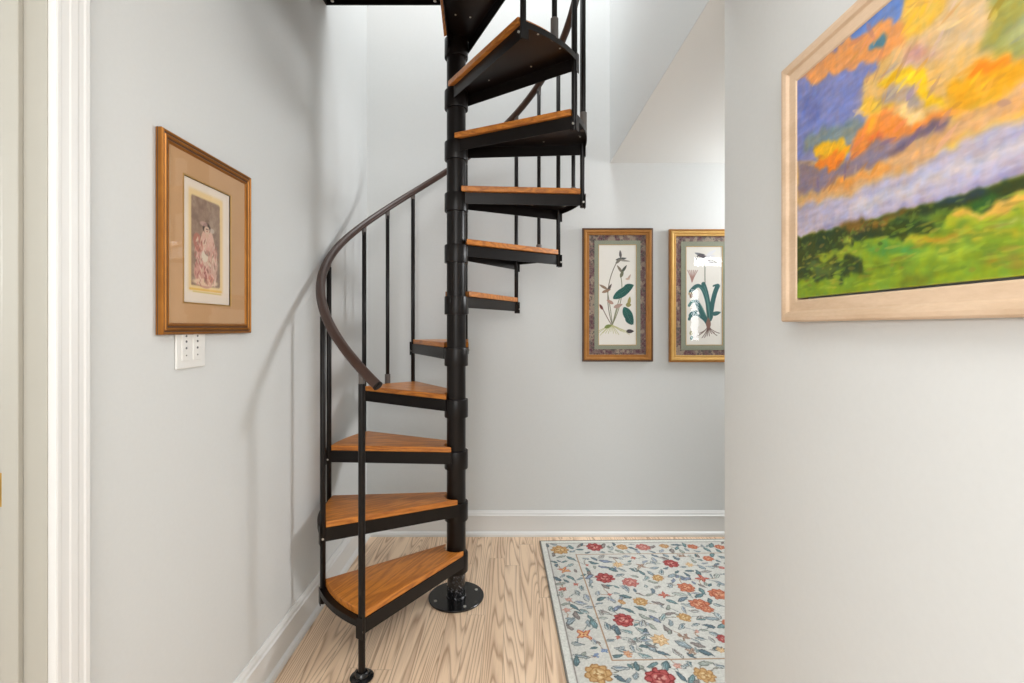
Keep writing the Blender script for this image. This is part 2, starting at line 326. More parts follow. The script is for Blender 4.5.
CANVAS_SHAPES = [((150, 150, 190), 1, 0, [(-0.01, 0.663), (0.451, 0.434), (0.451, 0.129), (-0.01, 0.286)]), ((232, 190, 120), 3, 1, [(0.265, 0.524), (0.451, 0.406), (0.451, 0.146), (0.322, 0.173), (0.153, 0.235), (0.182, 0.278), (0.182, 0.356), (0.263, 0.415)]), ((118, 146, 205), 1, 1, [(0.122, 0.453), (0.254, 0.465), (0.272, 0.453), (0.263, 0.415), (0.199, 0.435), (0.147, 0.445)]), ((236, 166, 105), 1, 1, [(0.007, 0.456), (0.096, 0.453), (0.122, 0.453), (0.147, 0.45), (0.199, 0.435), (0.254, 0.419), (0.276, 0.399), (0.272, 0.362), (0.235, 0.371), (0.209, 0.374), (0.103, 0.409), (0.068, 0.403), (0.046, 0.417)]), ((92, 140, 160), 1, 1, [(0.204, 0.416), (0.235, 0.398), (0.232, 0.386), (0.209, 0.401)]), ((138, 146, 200), 2, 1, [(-0.01, 0.464), (0.023, 0.445), (0.046, 0.414), (0.103, 0.409), (0.209, 0.374), (0.225, 0.354), (0.182, 0.356), (0.165, 0.327), (0.193, 0.29), (0.171, 0.283), (0.153, 0.264), (0.061, 0.29), (-0.01, 0.286)]), ((120, 130, 190), 5, 1, [(0.023, 0.406), (0.075, 0.372), (0.068, 0.334), (0.023, 0.363)]), ((140, 152, 150), 4, 1, [(0.023, 0.324), (0.182, 0.302), (0.182, 0.278), (0.153, 0.262), (0.061, 0.29), (0.023, 0.295)]), ((228, 196, 150), 4, 1, [(0.258, 0.369), (0.322, 0.398), (0.41, 0.381), (0.407, 0.309), (0.385, 0.309), (0.359, 0.303), (0.306, 0.318), (0.235, 0.345)]), ((240, 196, 90), 3, 1, [(0.268, 0.503), (0.337, 0.468), (0.337, 0.381), (0.306, 0.367), (0.268, 0.375), (0.272, 0.424)]), ((168, 166, 92), 4, 1, [(0.385, 0.303), (0.407, 0.315), (0.41, 0.375), (0.451, 0.406), (0.451, 0.243), (0.422, 0.263)]), ((184, 186, 128), 4, 1, [(0.416, 0.3), (0.451, 0.307), (0.451, 0.268), (0.422, 0.282)]), ((238, 176, 44), 3, 1, [(0.337, 0.241), (0.341, 0.266), (0.366, 0.273), (0.401, 0.276), (0.451, 0.243), (0.451, 0.19), (0.41, 0.191), (0.379, 0.207), (0.322, 0.235)]), ((244, 140, 40), 2, 1, [(0.366, 0.27), (0.385, 0.275), (0.407, 0.273), (0.438, 0.25), (0.413, 0.258), (0.379, 0.26)]), ((240, 200, 70), 2, 1, [(0.451, 0.193), (0.413, 0.187), (0.359, 0.18), (0.306, 0.182), (0.379, 0.198), (0.422, 0.198)]), ((250, 206, 52), 1, 1, [(0.209, 0.34), (0.244, 0.341), (0.281, 0.33), (0.306, 0.307), (0.322, 0.269), (0.337, 0.241), (0.306, 0.259), (0.298, 0.287), (0.272, 0.309), (0.235, 0.325)]), ((240, 196, 80), 1, 1, [(0.177, 0.321), (0.199, 0.323), (0.235, 0.302), (0.244, 0.283), (0.215, 0.288), (0.199, 0.291)]), ((184, 166, 152), 3, 1, [(0.22, 0.313), (0.235, 0.322), (0.268, 0.31), (0.298, 0.284), (0.302, 0.261), (0.272, 0.272), (0.235, 0.295)]), ((214, 164, 150), 4, 1, [(0.268, 0.366), (0.322, 0.337), (0.337, 0.315), (0.306, 0.318), (0.272, 0.34)]), ((238, 150, 76), 2, 1, [(0.159, 0.271), (0.177, 0.28), (0.209, 0.295), (0.258, 0.269), (0.306, 0.241), (0.359, 0.225), (0.344, 0.22), (0.306, 0.22), (0.249, 0.221), (0.159, 0.22)]), ((236, 112, 60), 2, 1, [(0.199, 0.259), (0.225, 0.249), (0.235, 0.234), (0.204, 0.243)]), ((246, 176, 60), 2, 1, [(0.193, 0.29), (0.22, 0.29), (0.225, 0.268), (0.199, 0.267)]), ((252, 216, 150), 1, 1, [(0.263, 0.274), (0.281, 0.27), (0.3, 0.254), (0.302, 0.245), (0.285, 0.243), (0.268, 0.26)]), ((150, 134, 146), 3, 1, [(0.001, 0.278), (0.001, 0.203), (0.138, 0.201), (0.22, 0.203), (0.293, 0.208), (0.333, 0.204), (0.307, 0.222), (0.203, 0.244), (0.159, 0.23), (0.079, 0.242)]), ((120, 104, 122), 2, 1, [(0.235, 0.216), (0.272, 0.225), (0.322, 0.226), (0.346, 0.216), (0.348, 0.205), (0.306, 0.212), (0.254, 0.203)]), ((245, 190, 50), 1, 1, [(0.054, 0.282), (0.058, 0.301), (0.087, 0.296), (0.152, 0.263), (0.155, 0.25), (0.124, 0.237), (0.087, 0.25)]), ((240, 140, 50), 1, 1, [(0.063, 0.247), (0.071, 0.271), (0.138, 0.252), (0.131, 0.232), (0.102, 0.232)]), ((226, 178, 126), 4, 1, [(-0.017, 0.197), (0.138, 0.201), (0.22, 0.203), (0.293, 0.208), (0.452, 0.226), (0.452, 0.192), (0.358, 0.184), (0.274, 0.174), (0.124, 0.178), (-0.017, 0.185)]), ((232, 166, 92), 2, 1, [(0.079, 0.201), (0.203, 0.202), (0.269, 0.193), (0.22, 0.181), (0.124, 0.188)]), ((196, 188, 208), 4, 1, [(-0.017, 0.191), (0.124, 0.173), (0.274, 0.17), (0.358, 0.18), (0.452, 0.183), (0.452, 0.108), (-0.017, 0.12)]), ((216, 208, 214), 4, 1, [(0.138, 0.15), (0.307, 0.156), (0.388, 0.159), (0.452, 0.161), (0.452, 0.145), (0.316, 0.138), (0.172, 0.133)]), ((170, 162, 196), 3, 1, [(0.063, 0.127), (0.274, 0.121), (0.366, 0.124), (0.452, 0.124), (0.452, 0.111), (0.274, 0.109), (0.063, 0.116)]), ((134, 160, 44), 1, 0.3, [(-0.017, 0.125), (0.079, 0.119), (0.159, 0.114), (0.22, 0.116), (0.274, 0.114), (0.333, 0.112), (0.384, 0.113), (0.422, 0.114), (0.458, 0.113), (0.458, -0.042), (-0.017, -0.079)]), ((52, 66, 30), 1, 0.5, [(-0.017, 0.125), (0.079, 0.119), (0.159, 0.114), (0.22, 0.116), (0.274, 0.114), (0.333, 0.112), (0.384, 0.113), (0.422, 0.114), (0.458, 0.113), (0.458, 0.088), (0.402, 0.081), (0.366, 0.097), (0.35, 0.095), (0.333, 0.078), (0.284, 0.074), (0.172, 0.085), (-0.017, 0.046)]), ((44, 62, 66), 1, 0.5, [(0.316, 0.112), (0.333, 0.113), (0.384, 0.114), (0.409, 0.113), (0.388, 0.105), (0.35, 0.104)]), ((126, 98, 42), 2, 1, [(0.124, 0.119), (0.197, 0.116), (0.269, 0.112), (0.258, 0.096), (0.22, 0.097), (0.159, 0.103)]), ((104, 128, 44), 2, 1, [(0.226, 0.103), (0.298, 0.101), (0.346, 0.096), (0.333, 0.076), (0.279, 0.079)]), ((52, 70, 26), 1, 1, [(0.22, 0.095), (0.269, 0.1), (0.316, 0.088), (0.325, 0.078), (0.293, 0.075), (0.253, 0.078)]), ((60, 98, 36), 1, 1, [(0.366, 0.1), (0.388, 0.103), (0.434, 0.097), (0.415, 0.093), (0.395, 0.084), (0.373, 0.091)]), ((226, 184, 92), 1, 1, [(0.346, 0.085), (0.358, 0.097), (0.369, 0.097), (0.388, 0.083), (0.405, 0.082), (0.415, 0.093), (0.437, 0.092), (0.458, 0.094), (0.458, 0.071), (0.422, 0.073), (0.366, 0.081)]), ((170, 180, 52), 1, 1, [(0.338, 0.076), (0.346, 0.087), (0.388, 0.078), (0.458, 0.071), (0.458, 0.063), (0.388, 0.072)]), ((180, 196, 120), 1, 1, [(0.409, 0.066), (0.458, 0.06), (0.458, 0.056), (0.415, 0.06)]), ((196, 178, 52), 2, 1, [(0.258, 0.073), (0.35, 0.066), (0.458, 0.049), (0.458, 0.043), (0.35, 0.056), (0.274, 0.062)]), ((206, 140, 50), 1, 1, [(0.298, 0.07), (0.354, 0.063), (0.35, 0.059), (0.307, 0.064)]), ((94, 150, 66), 3, 1, [(0.172, 0.075), (0.258, 0.065), (0.325, 0.046), (0.316, 0.039), (0.22, 0.056)]), ((176, 200, 70), 3, 1, [(0.269, 0.05), (0.333, 0.046), (0.388, 0.041), (0.366, 0.034), (0.307, 0.035)]), ((152, 136, 48), 3, 1, [(0.388, 0.027), (0.452, 0.024), (0.452, 0.016), (0.402, 0.018)]), ((120, 130, 36), 3, 1, [(0.258, 0.017), (0.333, 0.016), (0.316, 0.003), (0.269, 0.005)]), ((96, 118, 34), 2, 1, [(0.159, 0.037), (0.274, 0.033), (0.269, 0.028), (0.172, 0.026)]), ((60, 74, 34), 1, 1, [(-0.017, 0.114), (0.159, 0.096), (0.165, 0.073), (0.184, 0.047), (0.179, 0.03), (0.124, 0.023), (-0.017, 0.032)]), ((92, 108, 50), 1, 1, [(0.029, 0.063), (0.102, 0.058), (0.138, 0.044), (0.102, 0.033), (0.046, 0.039)]), ((150, 168, 54), 1, 1, [(0.058, 0.08), (0.131, 0.081), (0.165, 0.077), (0.181, 0.066), (0.138, 0.062), (0.071, 0.07)]), ((164, 178, 70), 1, 1, [(0.135, 0.095), (0.149, 0.1), (0.163, 0.09), (0.155, 0.081), (0.138, 0.084)])]
# ------------------------------------------------------------------ the room
XL, YB, XR, YE, ZC = -.89, 3.006, .629, 1.402, 2.328
def bx(name, m, *boxes, bevel=0):
    bm = bmesh.new()
    for b in boxes: box(bm, *b)
    return struct(name, bm, m, bevel=bevel)
bx('floor', FLOORM, (-2.8, 3.2, -2.2, 3.1, -.06, 0))
bx('wall_back', WALL, (-1.05, 3.2, YB, YB+.12, 0, 5))
bx('wall_left', WALL, (XL-.13, XL, .93, YB, 0, 5), (XL-.13, XL, -2.2, .1, 0, 5), (XL-.13, XL, .1, .93, 2.06, 5))
bx('wall_right', WALL, (XR, XR+.12, -2.2, YE, 0, ZC), (XR, XR+.12, -2.2, YB, ZC+.001, 3.9))
bx('wall_far_right', WALL, (3.08, 3.2, 0, 2.2, 0, ZC), (3.08, 3.2, 2.2, YB, 0, 1.4))
bx('wall_front_right', WALL, (XR+.12, 2.2, 0, .1, 0, ZC), (2.65, 3.2, 0, .1, 0, ZC), (2.2, 2.65, 0, .1, 0, 1.1), (2.34, 2.65, 0, .1, 1.1, 2.02), (2.2, 2.34, 0, .1, 1.8, 2.02), (2.2, 2.65, 0, .1, 2.18, ZC))
bx('ceiling', CEIL, (XR+.0005, XR+.12, YE, YB, ZC-.001, ZC), (XR+.12, 3.2, 0, YB, ZC-.001, ZC+.15), (XL, XR, -2.2, 1.42, ZC, 2.86))
bx('ceiling_upper', CEIL, (-1.05, .78, -2.2, 1.4, 4.95, 5.07), (-1.05, -.4, 1.4, 3.1, 4.95, 5.07))
bx('side_room_light_block', WALL, (-2.72, XL-.13, -.3, -.2, 0, 2.4), (-2.72, -2.6, -.2, 1.5, 0, 2.4), (-2.72, XL-.13, 1.5, 1.6, 0, 2.4))  # unseen walls added to keep sky light off the door jamb
bx('side_room_light_block_top', CEIL, (-2.72, XL-.13, -.3, 1.6, 2.4, 2.5))  # unseen cover added to close the light-blocking walls from above
# baseboards: board, moulded cap and shoe
BP = [(0,0),(.028,0),(.028,.012),(.024,.022),(.016,.028),(.014,.030),(.014,.118),(.018,.121),(.018,.127),(.013,.132),(.011,.142),(.006,.150),(.004,.155),(0,.155)]
def baseboard(name, a, b, nrm):
    a, b, n = Vector((*a, 0)), Vector((*b, 0)), Vector((*nrm, 0)); up = Vector((0,0,1))
    bm = bmesh.new(); sweep(bm, [(a, n, up), (b, n, up)], BP); struct(name, bm, TRIM)
baseboard('baseboard_left', (XL, .998), (XL, YB), (1, 0))
baseboard('baseboard_back', (XL, YB), (3.08, YB), (0, -1))
baseboard('baseboard_right', (XR+.12, .1), (XR+.12, YE-.01), (1, 0))
# door casing on the left wall, swept profile (a = out of wall, b = along wall)
CP = [(0,0),(.016,0),(.0175,.003),(.0175,.010),(.0165,.012),(.0170,.027),(.0185,.030),(.0195,.043),(.0185,.048),(.0190,.057),(.0210,.061),(.0215,.069),(.0195,.072),(0,.072)]
bm = bmesh.new(); sweep(bm, [(Vector((XL,.926,0)), Vector((1,0,0)), Vector((0,1,0))), (Vector((XL,.926,2.1)), Vector((1,0,0)), Vector((0,1,0)))], CP)
sweep(bm, [(Vector((XL,.104,0)), Vector((1,0,0)), Vector((0,-1,0))), (Vector((XL,.104,2.1)), Vector((1,0,0)), Vector((0,-1,0)))], CP)
sweep(bm, [(Vector((XL,.032,2.048)), Vector((1,0,0)), Vector((0,0,1))), (Vector((XL,.998,2.045)), Vector((1,0,0)), Vector((0,0,1)))], CP)
struct('trim_1', bm, TRIM)
bm = bmesh.new()
box(bm, XL-.14, XL+.001, .924, .94, 0, 2.06); box(bm, XL-.14, XL+.001, .09, .106, 0, 2.06); box(bm, XL-.14, XL+.001, .106, .924, 2.044, 2.06)
dj = struct('door_1', bm, JAMB)
bm = bmesh.new(); box(bm, -.966, -.934, .913, .9239, 0, 2.04); box(bm, -.966, -.934, .1061, .117, 0, 2.04)
obj('door_stop', bm, JAMB, dj, bevel=.002)
bm = bmesh.new(); box(bm, -1.012, -.9685, .9228, .9242, .955, 1.02); sp_ = obj('strike_plate', bm, BRASS, dj); sp_['label'] = 'brass strike plate'
bm = bmesh.new(); box(bm, -.998, -.9785, .9222, .9230, .968, 1.008); obj('latch_slot', bm, SLOT, sp_)

# ------------------------------------------------------------------ spiral staircase
PX, PY = -.2551, 2.3144
RB, RISE, TH0, STEP, REAR = .6086, .2463, 241.41, 30.113, 31.3
ZOFF = -.003
def ztop(n): return n*RISE+ZOFF
stair = thing('spiral_staircase', 'black steel spiral staircase with orange oak treads and brown handrail rising by the corner', 'staircase', (PX, PY, 0))
def oct_ring(r, n=40): return [(r*math.cos(2*PI*i/n), r*math.sin(2*PI*i/n)) for i in range(n)]
bm = bmesh.new(); lathe(bm, [(.0445, .135), (.0455, .14), (.0455, 3.9)], n=48); obj('pole', bm, METAL, stair, smooth=True)
bm = bmesh.new(); lathe(bm, [(.0475, .008), (.0475, .012), (.043, .016), (.0425, .15)], n=48)
o = obj('pole_foot', bm, SPECK, stair, smooth=True); o['label'] = 'speckled glossy black lower end of the pole'
bm = bmesh.new(); lathe(bm, [(.131, 0), (.1325, .002), (.1325, .007), (.131, .0085)], n=64); pl = obj('base_plate', bm, BLACK, stair, smooth=True)
for a in (-62, 28, 118, 208):
    bm = bmesh.new(); lathe(bm, [(.0075, .0085), (.0075, .011), (.004, .0125)], .105*math.cos(R(a)), .105*math.sin(R(a)), 12)
    obj('bolt', bm, SCREW, pl, smooth=True)

def outline(Ro, off, grow=0.0, ri=.0555, back=REAR, roff=.051, rback=0.0):
    """tread outline, front edge along local +x, rear at -REAR degrees"""
    pts = []
    a0, a1 = 0+grow, -back-grow
    st = math.acos(min(1, .018/.055)) if 0 else R(70)
    f0 = (.018, .051+off)
    pts.append(f0)
    e0 = math.asin(off/Ro)
    N = 14
    for i in range(N+1):
        t = e0 + (R(-back)+math.asin(rback/Ro)-(e0 if not rback else 0)-e0)*i/N
        pts.append((Ro*math.cos(t), Ro*math.sin(t)))
    c, s_ = math.cos(R(-back)), math.sin(R(-back))
    x, y = .03, -(roff+off)
    pts.append((x*c-y*s_, x*s_+y*c))
    # arc round the hub back to the start
    b0 = math.atan2(pts[-1][1], pts[-1][0])-.02; b1 = math.atan2(f0[1], f0[0])
    for i in range(1, 12):
        t = b0+(b1-b0)*i/12; pts.append((ri*math.cos(t), ri*math.sin(t)))
    return pts
WT, PD = .0258, .0545
def flange(bm, p, q, z0, z1, t, side):
    p, q = Vector((*p, 0)), Vector((*q, 0)); d = (q-p).normalized(); n = Vector((-d.y, d.x, 0))*side*t
    prism(bm, [(v.x, v.y) for v in (p, q, q+n, p+n)], z0, z1)
def tread_meshes():
    # metal pan: top plate, two radial flanges, curved rim, corner lugs
    bm = bmesh.new(); o = outline(.622, .006, roff=.028, rback=.012)
    prism(bm, o, -WT-.003, -WT)
    flange(bm, o[0], o[1], -WT-PD, -WT-.003, .003, -1)
    flange(bm, o[15], o[16], -WT-PD, -WT-.003, .003, -1)
    for i in range(1, 15): flange(bm, o[i], o[i+1], -WT-.024, -WT-.003, .003, -1)
    for k in (0, 1):
        a = 0 if k == 0 else -STEP
        c, s_ = math.cos(R(a)), math.sin(R(a))
        for rr in (.6225,):
            pts = [(rr, -.016), (rr, .016), (rr-.003, .016), (rr-.003, -.016)]
            prism(bm, [(x*c-y*s_, x*s_+y*c) for x, y in pts], -WT-PD-.012, -WT+.012 if k == 0 else -WT)
    pan = obj('tread', bm, METAL, None)
    bm = bmesh.new(); prism(bm, outline(.597, .004, ri=.0575), -WT+.0002, 0)
    wood = obj('wood_board', bm, OAK, None, bevel=.003)
    bm = bmesh.new(); lathe(bm, [(.0465, -.113), (.0555, -.113), (.0565, -.110), (.0565, -.030), (.0555, -.027), (.0465, -.027)], n=40)
    hub = obj('collar', bm, METAL, None, smooth=True)
    scs = []
    for r_, a, z in ((.2, -6, -WT-.003), (.2, -25, -WT-.003), (.42, -4, -WT-.003), (.42, -27.3, -WT-.003), (.59, -9, -WT-.003), (.59, -22, -WT-.003)):
        bm = bmesh.new(); lathe(bm, [(.004, z+.0005), (.0045, z-.002), (.002, z-.0035)], r_*math.cos(R(a)), r_*math.sin(R(a)), 8)
        scs.append(obj('screw', bm, SCREW, None))
    for a, sg in ((0, 1), (-REAR, -1)):
        c, s_ = math.cos(R(a)), math.sin(R(a)); x = .611; y = sg*.0055
        bm = bmesh.new(); p = (x*c-y*s_, x*s_+y*c, -WT-PD+.013); y2 = sg*.0115; q = (x*c-y2*s_, x*s_+y2*c, -WT-PD+.013)
        cyl_between(bm, p, q, .0048, 8); scs.append(obj('screw', bm, SCREW, None))
    return pan, wood, hub, scs
pan0, wood0, hub0, scs0 = tread_meshes()
for n in range(1, 12):
    if n == 1: p, kids = pan0, [wood0, hub0]+scs0
    else:
        p = pan0.copy(); COL.objects.link(p); kids = []
        for k in [wood0, hub0]+scs0: c = k.copy(); COL.objects.link(c); kids.append(c)
    p.parent = stair; p.location = (0, 0, ztop(n)); p.rotation_euler = (0, 0, R(TH0+STEP*0-STEP*(n-1)*-1 if False else TH0-STEP*(n-1)))
    for k in kids: k.parent = p
# top landing: deck of boards in a steel frame, its rear edge on the pole line
ZL = 12*RISE+ZOFF
bm = bmesh.new(); y0, y1, x0, x1 = 1.43-PY, .02, -.6345, .0
for b in ((x0,x1,y0,y0+.006,ZL-.088,ZL-.02),(x0,x1,y1-.006,y1,ZL-.088,ZL-.02),(x0,x0+.006,y0,y1,ZL-.088,ZL-.02),(x1-.006,x1,y0,-.06,ZL-.088,ZL-.02),(x0,x1,y0,y1,ZL-.026,ZL-.02)): box(bm, *b)
ld = obj('landing', bm, METAL, stair)
bm = bmesh.new(); 
for i in range(7): box(bm, x0, x1-.05, y0+i*.128, y0+i*.128+.126, ZL-.02, ZL)
obj('landing_boards', bm, OAK, ld, bevel=.002)
for x in (-.59, -.1):
    bm = bmesh.new(); lathe(bm, [(.006, ZL-.088), (.008, ZL-.095), (.004, ZL-.098)], x, -.02, 10); obj('bolt', bm, SCREW, ld)
# handrail helix
def rail_pt(k):    # k in treads from the first baluster
    th = R(TH0-STEP*k)
    z = float(np.interp(k, [-1,0,1,2,3,4,5,6,7,8,12], [.895,1.143,1.385,1.628,1.856,2.096,2.325,2.562,2.815,3.075,4.06]))
    return Vector((RB*math.cos(th), RB*math.sin(th), z))
def rail_z(k): return rail_pt(k).z
bm = bmesh.new(); path = []
NS = 150; K0, K1 = -.23, 11.6
for i in range(NS+1):
    k = K0+(K1-K0)*i/NS; p = rail_pt(k); p.z = sum(rail_pt(k+q).z for q in (-.4,-.2,0,.2,.4))/5; t = (rail_pt(k+.3)-rail_pt(k-.3)).normalized()
    rad = Vector((p.x, p.y, 0)).normalized(); up = rad.cross(t); up = up if up.z > 0 else -up
    path.append((p, rad, up))
prof = []
for i in range(20):
    a = 2*PI*i/20; prof.append((.0198*math.cos(a), .0198*math.sin(a)*(1 if math.sin(a) > 0 else .8)))
sweep(bm, path, prof); hr = obj('handrail', bm, RAIL, stair, smooth=True)
p, rad, up = path[0]; t = (path[0][0]-path[1][0]).normalized()
bm = bmesh.new(); sweep(bm, [(p-t*.002, rad, up), (p+t*.004, rad, up)], [(a*1.03, b*1.03) for a, b in prof]); sweep(bm, [(p+t*.004, rad, up), (p+t*.006, rad, up)], [(a*.8, b*.8) for a, b in prof])
o = obj('end_cap', bm, METAL, hr); o['label'] = 'dark end cap of the handrail'
def bar(name, k, z0, z1, hw=.0115, mt=METAL, par=None):
    th = R(TH0-STEP*k); bm = bmesh.new(); lathe(bm, [(hw*.93, z0), (hw, z0+.001), (hw, z1-.001), (hw*.93, z1)], n=20)
    bm.transform(Matrix.Translation((RB*math.cos(th), RB*math.sin(th), 0)) @ Matrix.Rotation(th, 4, 'Z'))
    return obj(name, bm, mt, par or stair, smooth=True)
def bracket(k, par):
    th = R(TH0-STEP*k); z = rail_z(k); bm = bmesh.new()
    c = Vector((RB*math.cos(th), RB*math.sin(th), 0)); tg = Vector((math.sin(th), -math.cos(th), 0)); rd = Vector((math.cos(th), math.sin(th), 0))
    pts = [c-tg*.010+Vector((0,0,z-.062)), c+tg*.010+Vector((0,0,z-.062)), c+tg*.012+Vector((0,0,z-.008)), c-tg*.012+Vector((0,0,z-.016))]
    a = [bm.verts.new(p-rd*.007) for p in pts]; b = [bm.verts.new(p+rd*.007) for p in pts]
    bm.faces.new(a); bm.faces.new(b[::-1])
    for i in range(4): bm.faces.new([a[i], b[i], b[(i+1)%4], a[(i+1)%4]])
    o = obj('rail_bracket', bm, GREYP, par, bevel=.002); o['label'] = 'grey bracket under the handrail'
for n in range(1, 13):
    k = n-1
    if n == 1:
        b = bar('newel_bar', k, .012, rail_z(k)-.052, .0128)
        bm = bmesh.new(); th = R(TH0); cx, cy = RB*math.cos(th), RB*math.sin(th)
        lathe(bm, [(.040, 0), (.043, .003), (.043, .007), (.036, .010), (.026, .013), (.023, .024), (.019, .027)], cx, cy, 32)
        ft = obj('foot_flange', bm, BLACK, b, smooth=True)
        for a in (20, 140, 260):
            bm = bmesh.new(); lathe(bm, [(.006, .009), (.006, .014), (.003, .016)], cx+.033*math.cos(R(a)), cy+.033*math.sin(R(a)), 10); obj('bolt', bm, BLACK, b)
    else:
        b = bar('baluster', k, ztop(n-1)-WT-PD-.010, rail_z(k)-.040)
    bracket(k, b)
for n in (4, 7, 8, 9, 10, 11):
    k = n-.5
    b = bar('baluster', k, ztop(n)-.01, rail_z(k)-.040, .0105)
    bracket(k, b)
    o = bar('sleeve', k, ztop(n)-WT-.004, ztop(n)+.052, .0155, GREYP, b); o['label'] = 'grey sleeve at the foot of the baluster'

# ------------------------------------------------------------------ framed pictures
def frame_ring(bm, w, h, prof):
    """prof: (inset from the outer edge, depth out of the wall); local XZ, wall at y=0, front -Y"""
    cs = [(0,0,1,1),(w,0,-1,1),(w,h,-1,-1),(0,h,1,-1)]
    rings = [[bm.verts.new((x+sx*a, -b, z+sz*a)) for a, b in prof] for x, z, sx, sz in cs]
    n = len(prof)
    for i in range(4):
        A, B = rings[i], rings[(i+1)%4]
        for j in range(n): bm.faces.new([A[j], A[(j+1)%n], B[(j+1)%n], B[j]])
def band(bm, x0, z0, x1, z1, x2, z2, x3, z3, y0, y1):
    """flat board with a rectangular opening"""
    for a in ((x0,x1,z0,z2),(x0,x1,z3,z1),(x0,x2,z2,z3),(x3,x1,z2,z3)): box(bm, a[0], a[1], y0, y1, a[2], a[3])
def pane(parent, w, h, ins, d):
    bm = bmesh.new(); bm.faces.new([bm.verts.new(p) for p in ((ins,-d,ins),(w-ins,-d,ins),(w-ins,-d,h-ins),(ins,-d,h-ins))]); o = obj('glass_pane', bm, GLASS, parent); return o

# two botanical prints on the back wall
def botanical(label, x, z, w, h, gold, edge, spec, painter):
    t = thing('framed_botanical_print', label, 'picture', (x, YB-.0005, z), 0, 'framed botanical prints on the back wall')
    bm = bmesh.new(); frame_ring(bm, w, h, [(0,.002),(0,.022),(.004,.026),(.008,.026),(.010,.020),(.010,.002)]); f = obj('frame_edge', bm, edge, t)
    bm = bmesh.new(); frame_ring(bm, w, h, [(.009,.002),(.009,.022),(.014,.026),(.024,.025),(.027,.019),(.034,.018),(.036,.021),(.041,.021),(.0425,.016),(.0425,.002)])
    obj('frame', bm, gold, t, bevel=.0008)
    m1, m2 = spec
    # marbled outer mat
    cv = Canvas(w-.07, h-.07, .0025, (126,104,98)); n = vnoise(cv.ny, cv.nx, 60, 30, 3); n2 = vnoise(cv.ny, cv.nx, 25, 14, 4)
    cv.mix(np.clip((n-.5)*6, 0, 1), (96,62,70)); cv.mix(np.clip((n2-.5)*9, 0, 1)*.7, (176,164,142)); cv.mix(np.clip((.42-n)*8, 0, 1)*.7, (70,66,66))
    o = cv.mesh('marbled_mat', PAINT, t, .010); o.location = (.035, 0, .035)
    bm = bmesh.new(); band(bm, m1, m1, w-m1, h-m1, m2, m2, w-m2, h-m2, -.0125, -.0102); obj('green_mat', bm, MATG, t)
    bm = bmesh.new(); band(bm, m2-.003, m2-.003, w-m2+.003, h-m2+.003, m2, m2, w-m2, h-m2, -.0129, -.0124); obj('mat_fillet', bm, GOLDB, t)
    pw, ph = w-2*m2, h-2*m2
    cv = Canvas(pw, ph, .0018, (232,229,222)); nn = vnoise(cv.ny, cv.nx, 12, 6, 3); cv.mix(nn*.12, (214,208,196)); painter(cv, pw, ph)
    o = cv.mesh('print', PAINT, t, .0006); o.location = (m2, -.0104, m2)
    pane(t, w, h, .040, .0145)
MATG = mat('sage_green_mat', (146,150,132), .85, noise=(138,142,124), bscale=40)
def orchid(cv, w, h):
    # coordinates are fractions of the sheet, v measured from the top
    q = lambda a, b: (a*w, (1-b)*h)
    br = (110,84,72); gr = (120,122,92); dg = (34,92,84); dk = (80,74,70)
    def ln(pts, wd=.0042, c=gr): cv.line([q(*p) for p in pts], wd, c)
    def cr(p0, p1, p2, wd=.0042, c=gr):
        ln([((1-t)**2*p0[0]+2*t*(1-t)*p1[0]+t*t*p2[0], (1-t)**2*p0[1]+2*t*(1-t)*p1[1]+t*t*p2[1]) for t in np.linspace(0, 1, 14)], wd, c)
    def lf_(a, b, l, wd, ang, c, v=None): x, y = q(a, b); cv.leaf(x, y, l, wd, R(ang), c, v)
    cr((.36,.80), (.06,.45), (.50,.16), .0045, (104,100,84)); cr((.36,.80), (.70,.55), (.60,.33), .0042); cr((.36,.78), (.28,.55), (.22,.45)); cr((.34,.80), (.20,.72), (.08,.62), .0042, br)
    cr((.37,.80), (.45,.70), (.52,.61), .004); cr((.37,.80), (.42,.68), (.66,.42), .004)
    for a, b, l, wd, an, c in ((.58,.09,.05,.016,95,(96,92,92)), (.60,.14,.07,.018,10,(78,80,78)), (.68,.155,.08,.012,-8,(150,146,138)), (.53,.16,.05,.016,40,(120,116,104)),
        (.56,.24,.06,.016,125,(128,118,100)), (.68,.24,.06,.016,55,(70,74,66)), (.62,.29,.05,.02,70,(110,110,86)), (.12,.42,.06,.016,150,(140,120,98)), (.28,.43,.06,.016,60,(92,82,74)), (.20,.46,.06,.018,20,(150,122,100)),
        (.06,.62,.04,.016,120,(110,50,44)), (.30,.57,.05,.02,150,(176,140,126)), (.52,.61,.06,.024,20,(176,148,136)), (.82,.32,.04,.012,60,(184,160,148)), (.78,.34,.03,.012,0,(196,170,150))):
        lf_(a, b, l, wd, an, c)
    # big leaves
    lf_(.66,.47,.155,.052,33,dg,(84,140,124)); lf_(.80,.42,.07,.040,20,dg,(60,120,108)); lf_(.80,.71,.125,.055,-62,dg,(84,140,124)); lf_(.83,.75,.07,.05,-65,(30,84,78),(84,140,124))
    lf_(.82,.56,.055,.020,80,(158,150,90)); lf_(.80,.60,.035,.028,0,(146,140,84)); lf_(.84,.865,.05,.024,0,(64,56,60))
    for i in range(14):
        a = -.5+i*.08; cr((.34,.80), (.34+a*.5,.84), (.34+a*.9,.86+.05*random.random()), .0028, (186,184,130))
    lf_(.25,.815,.05,.022,20,(118,134,70))
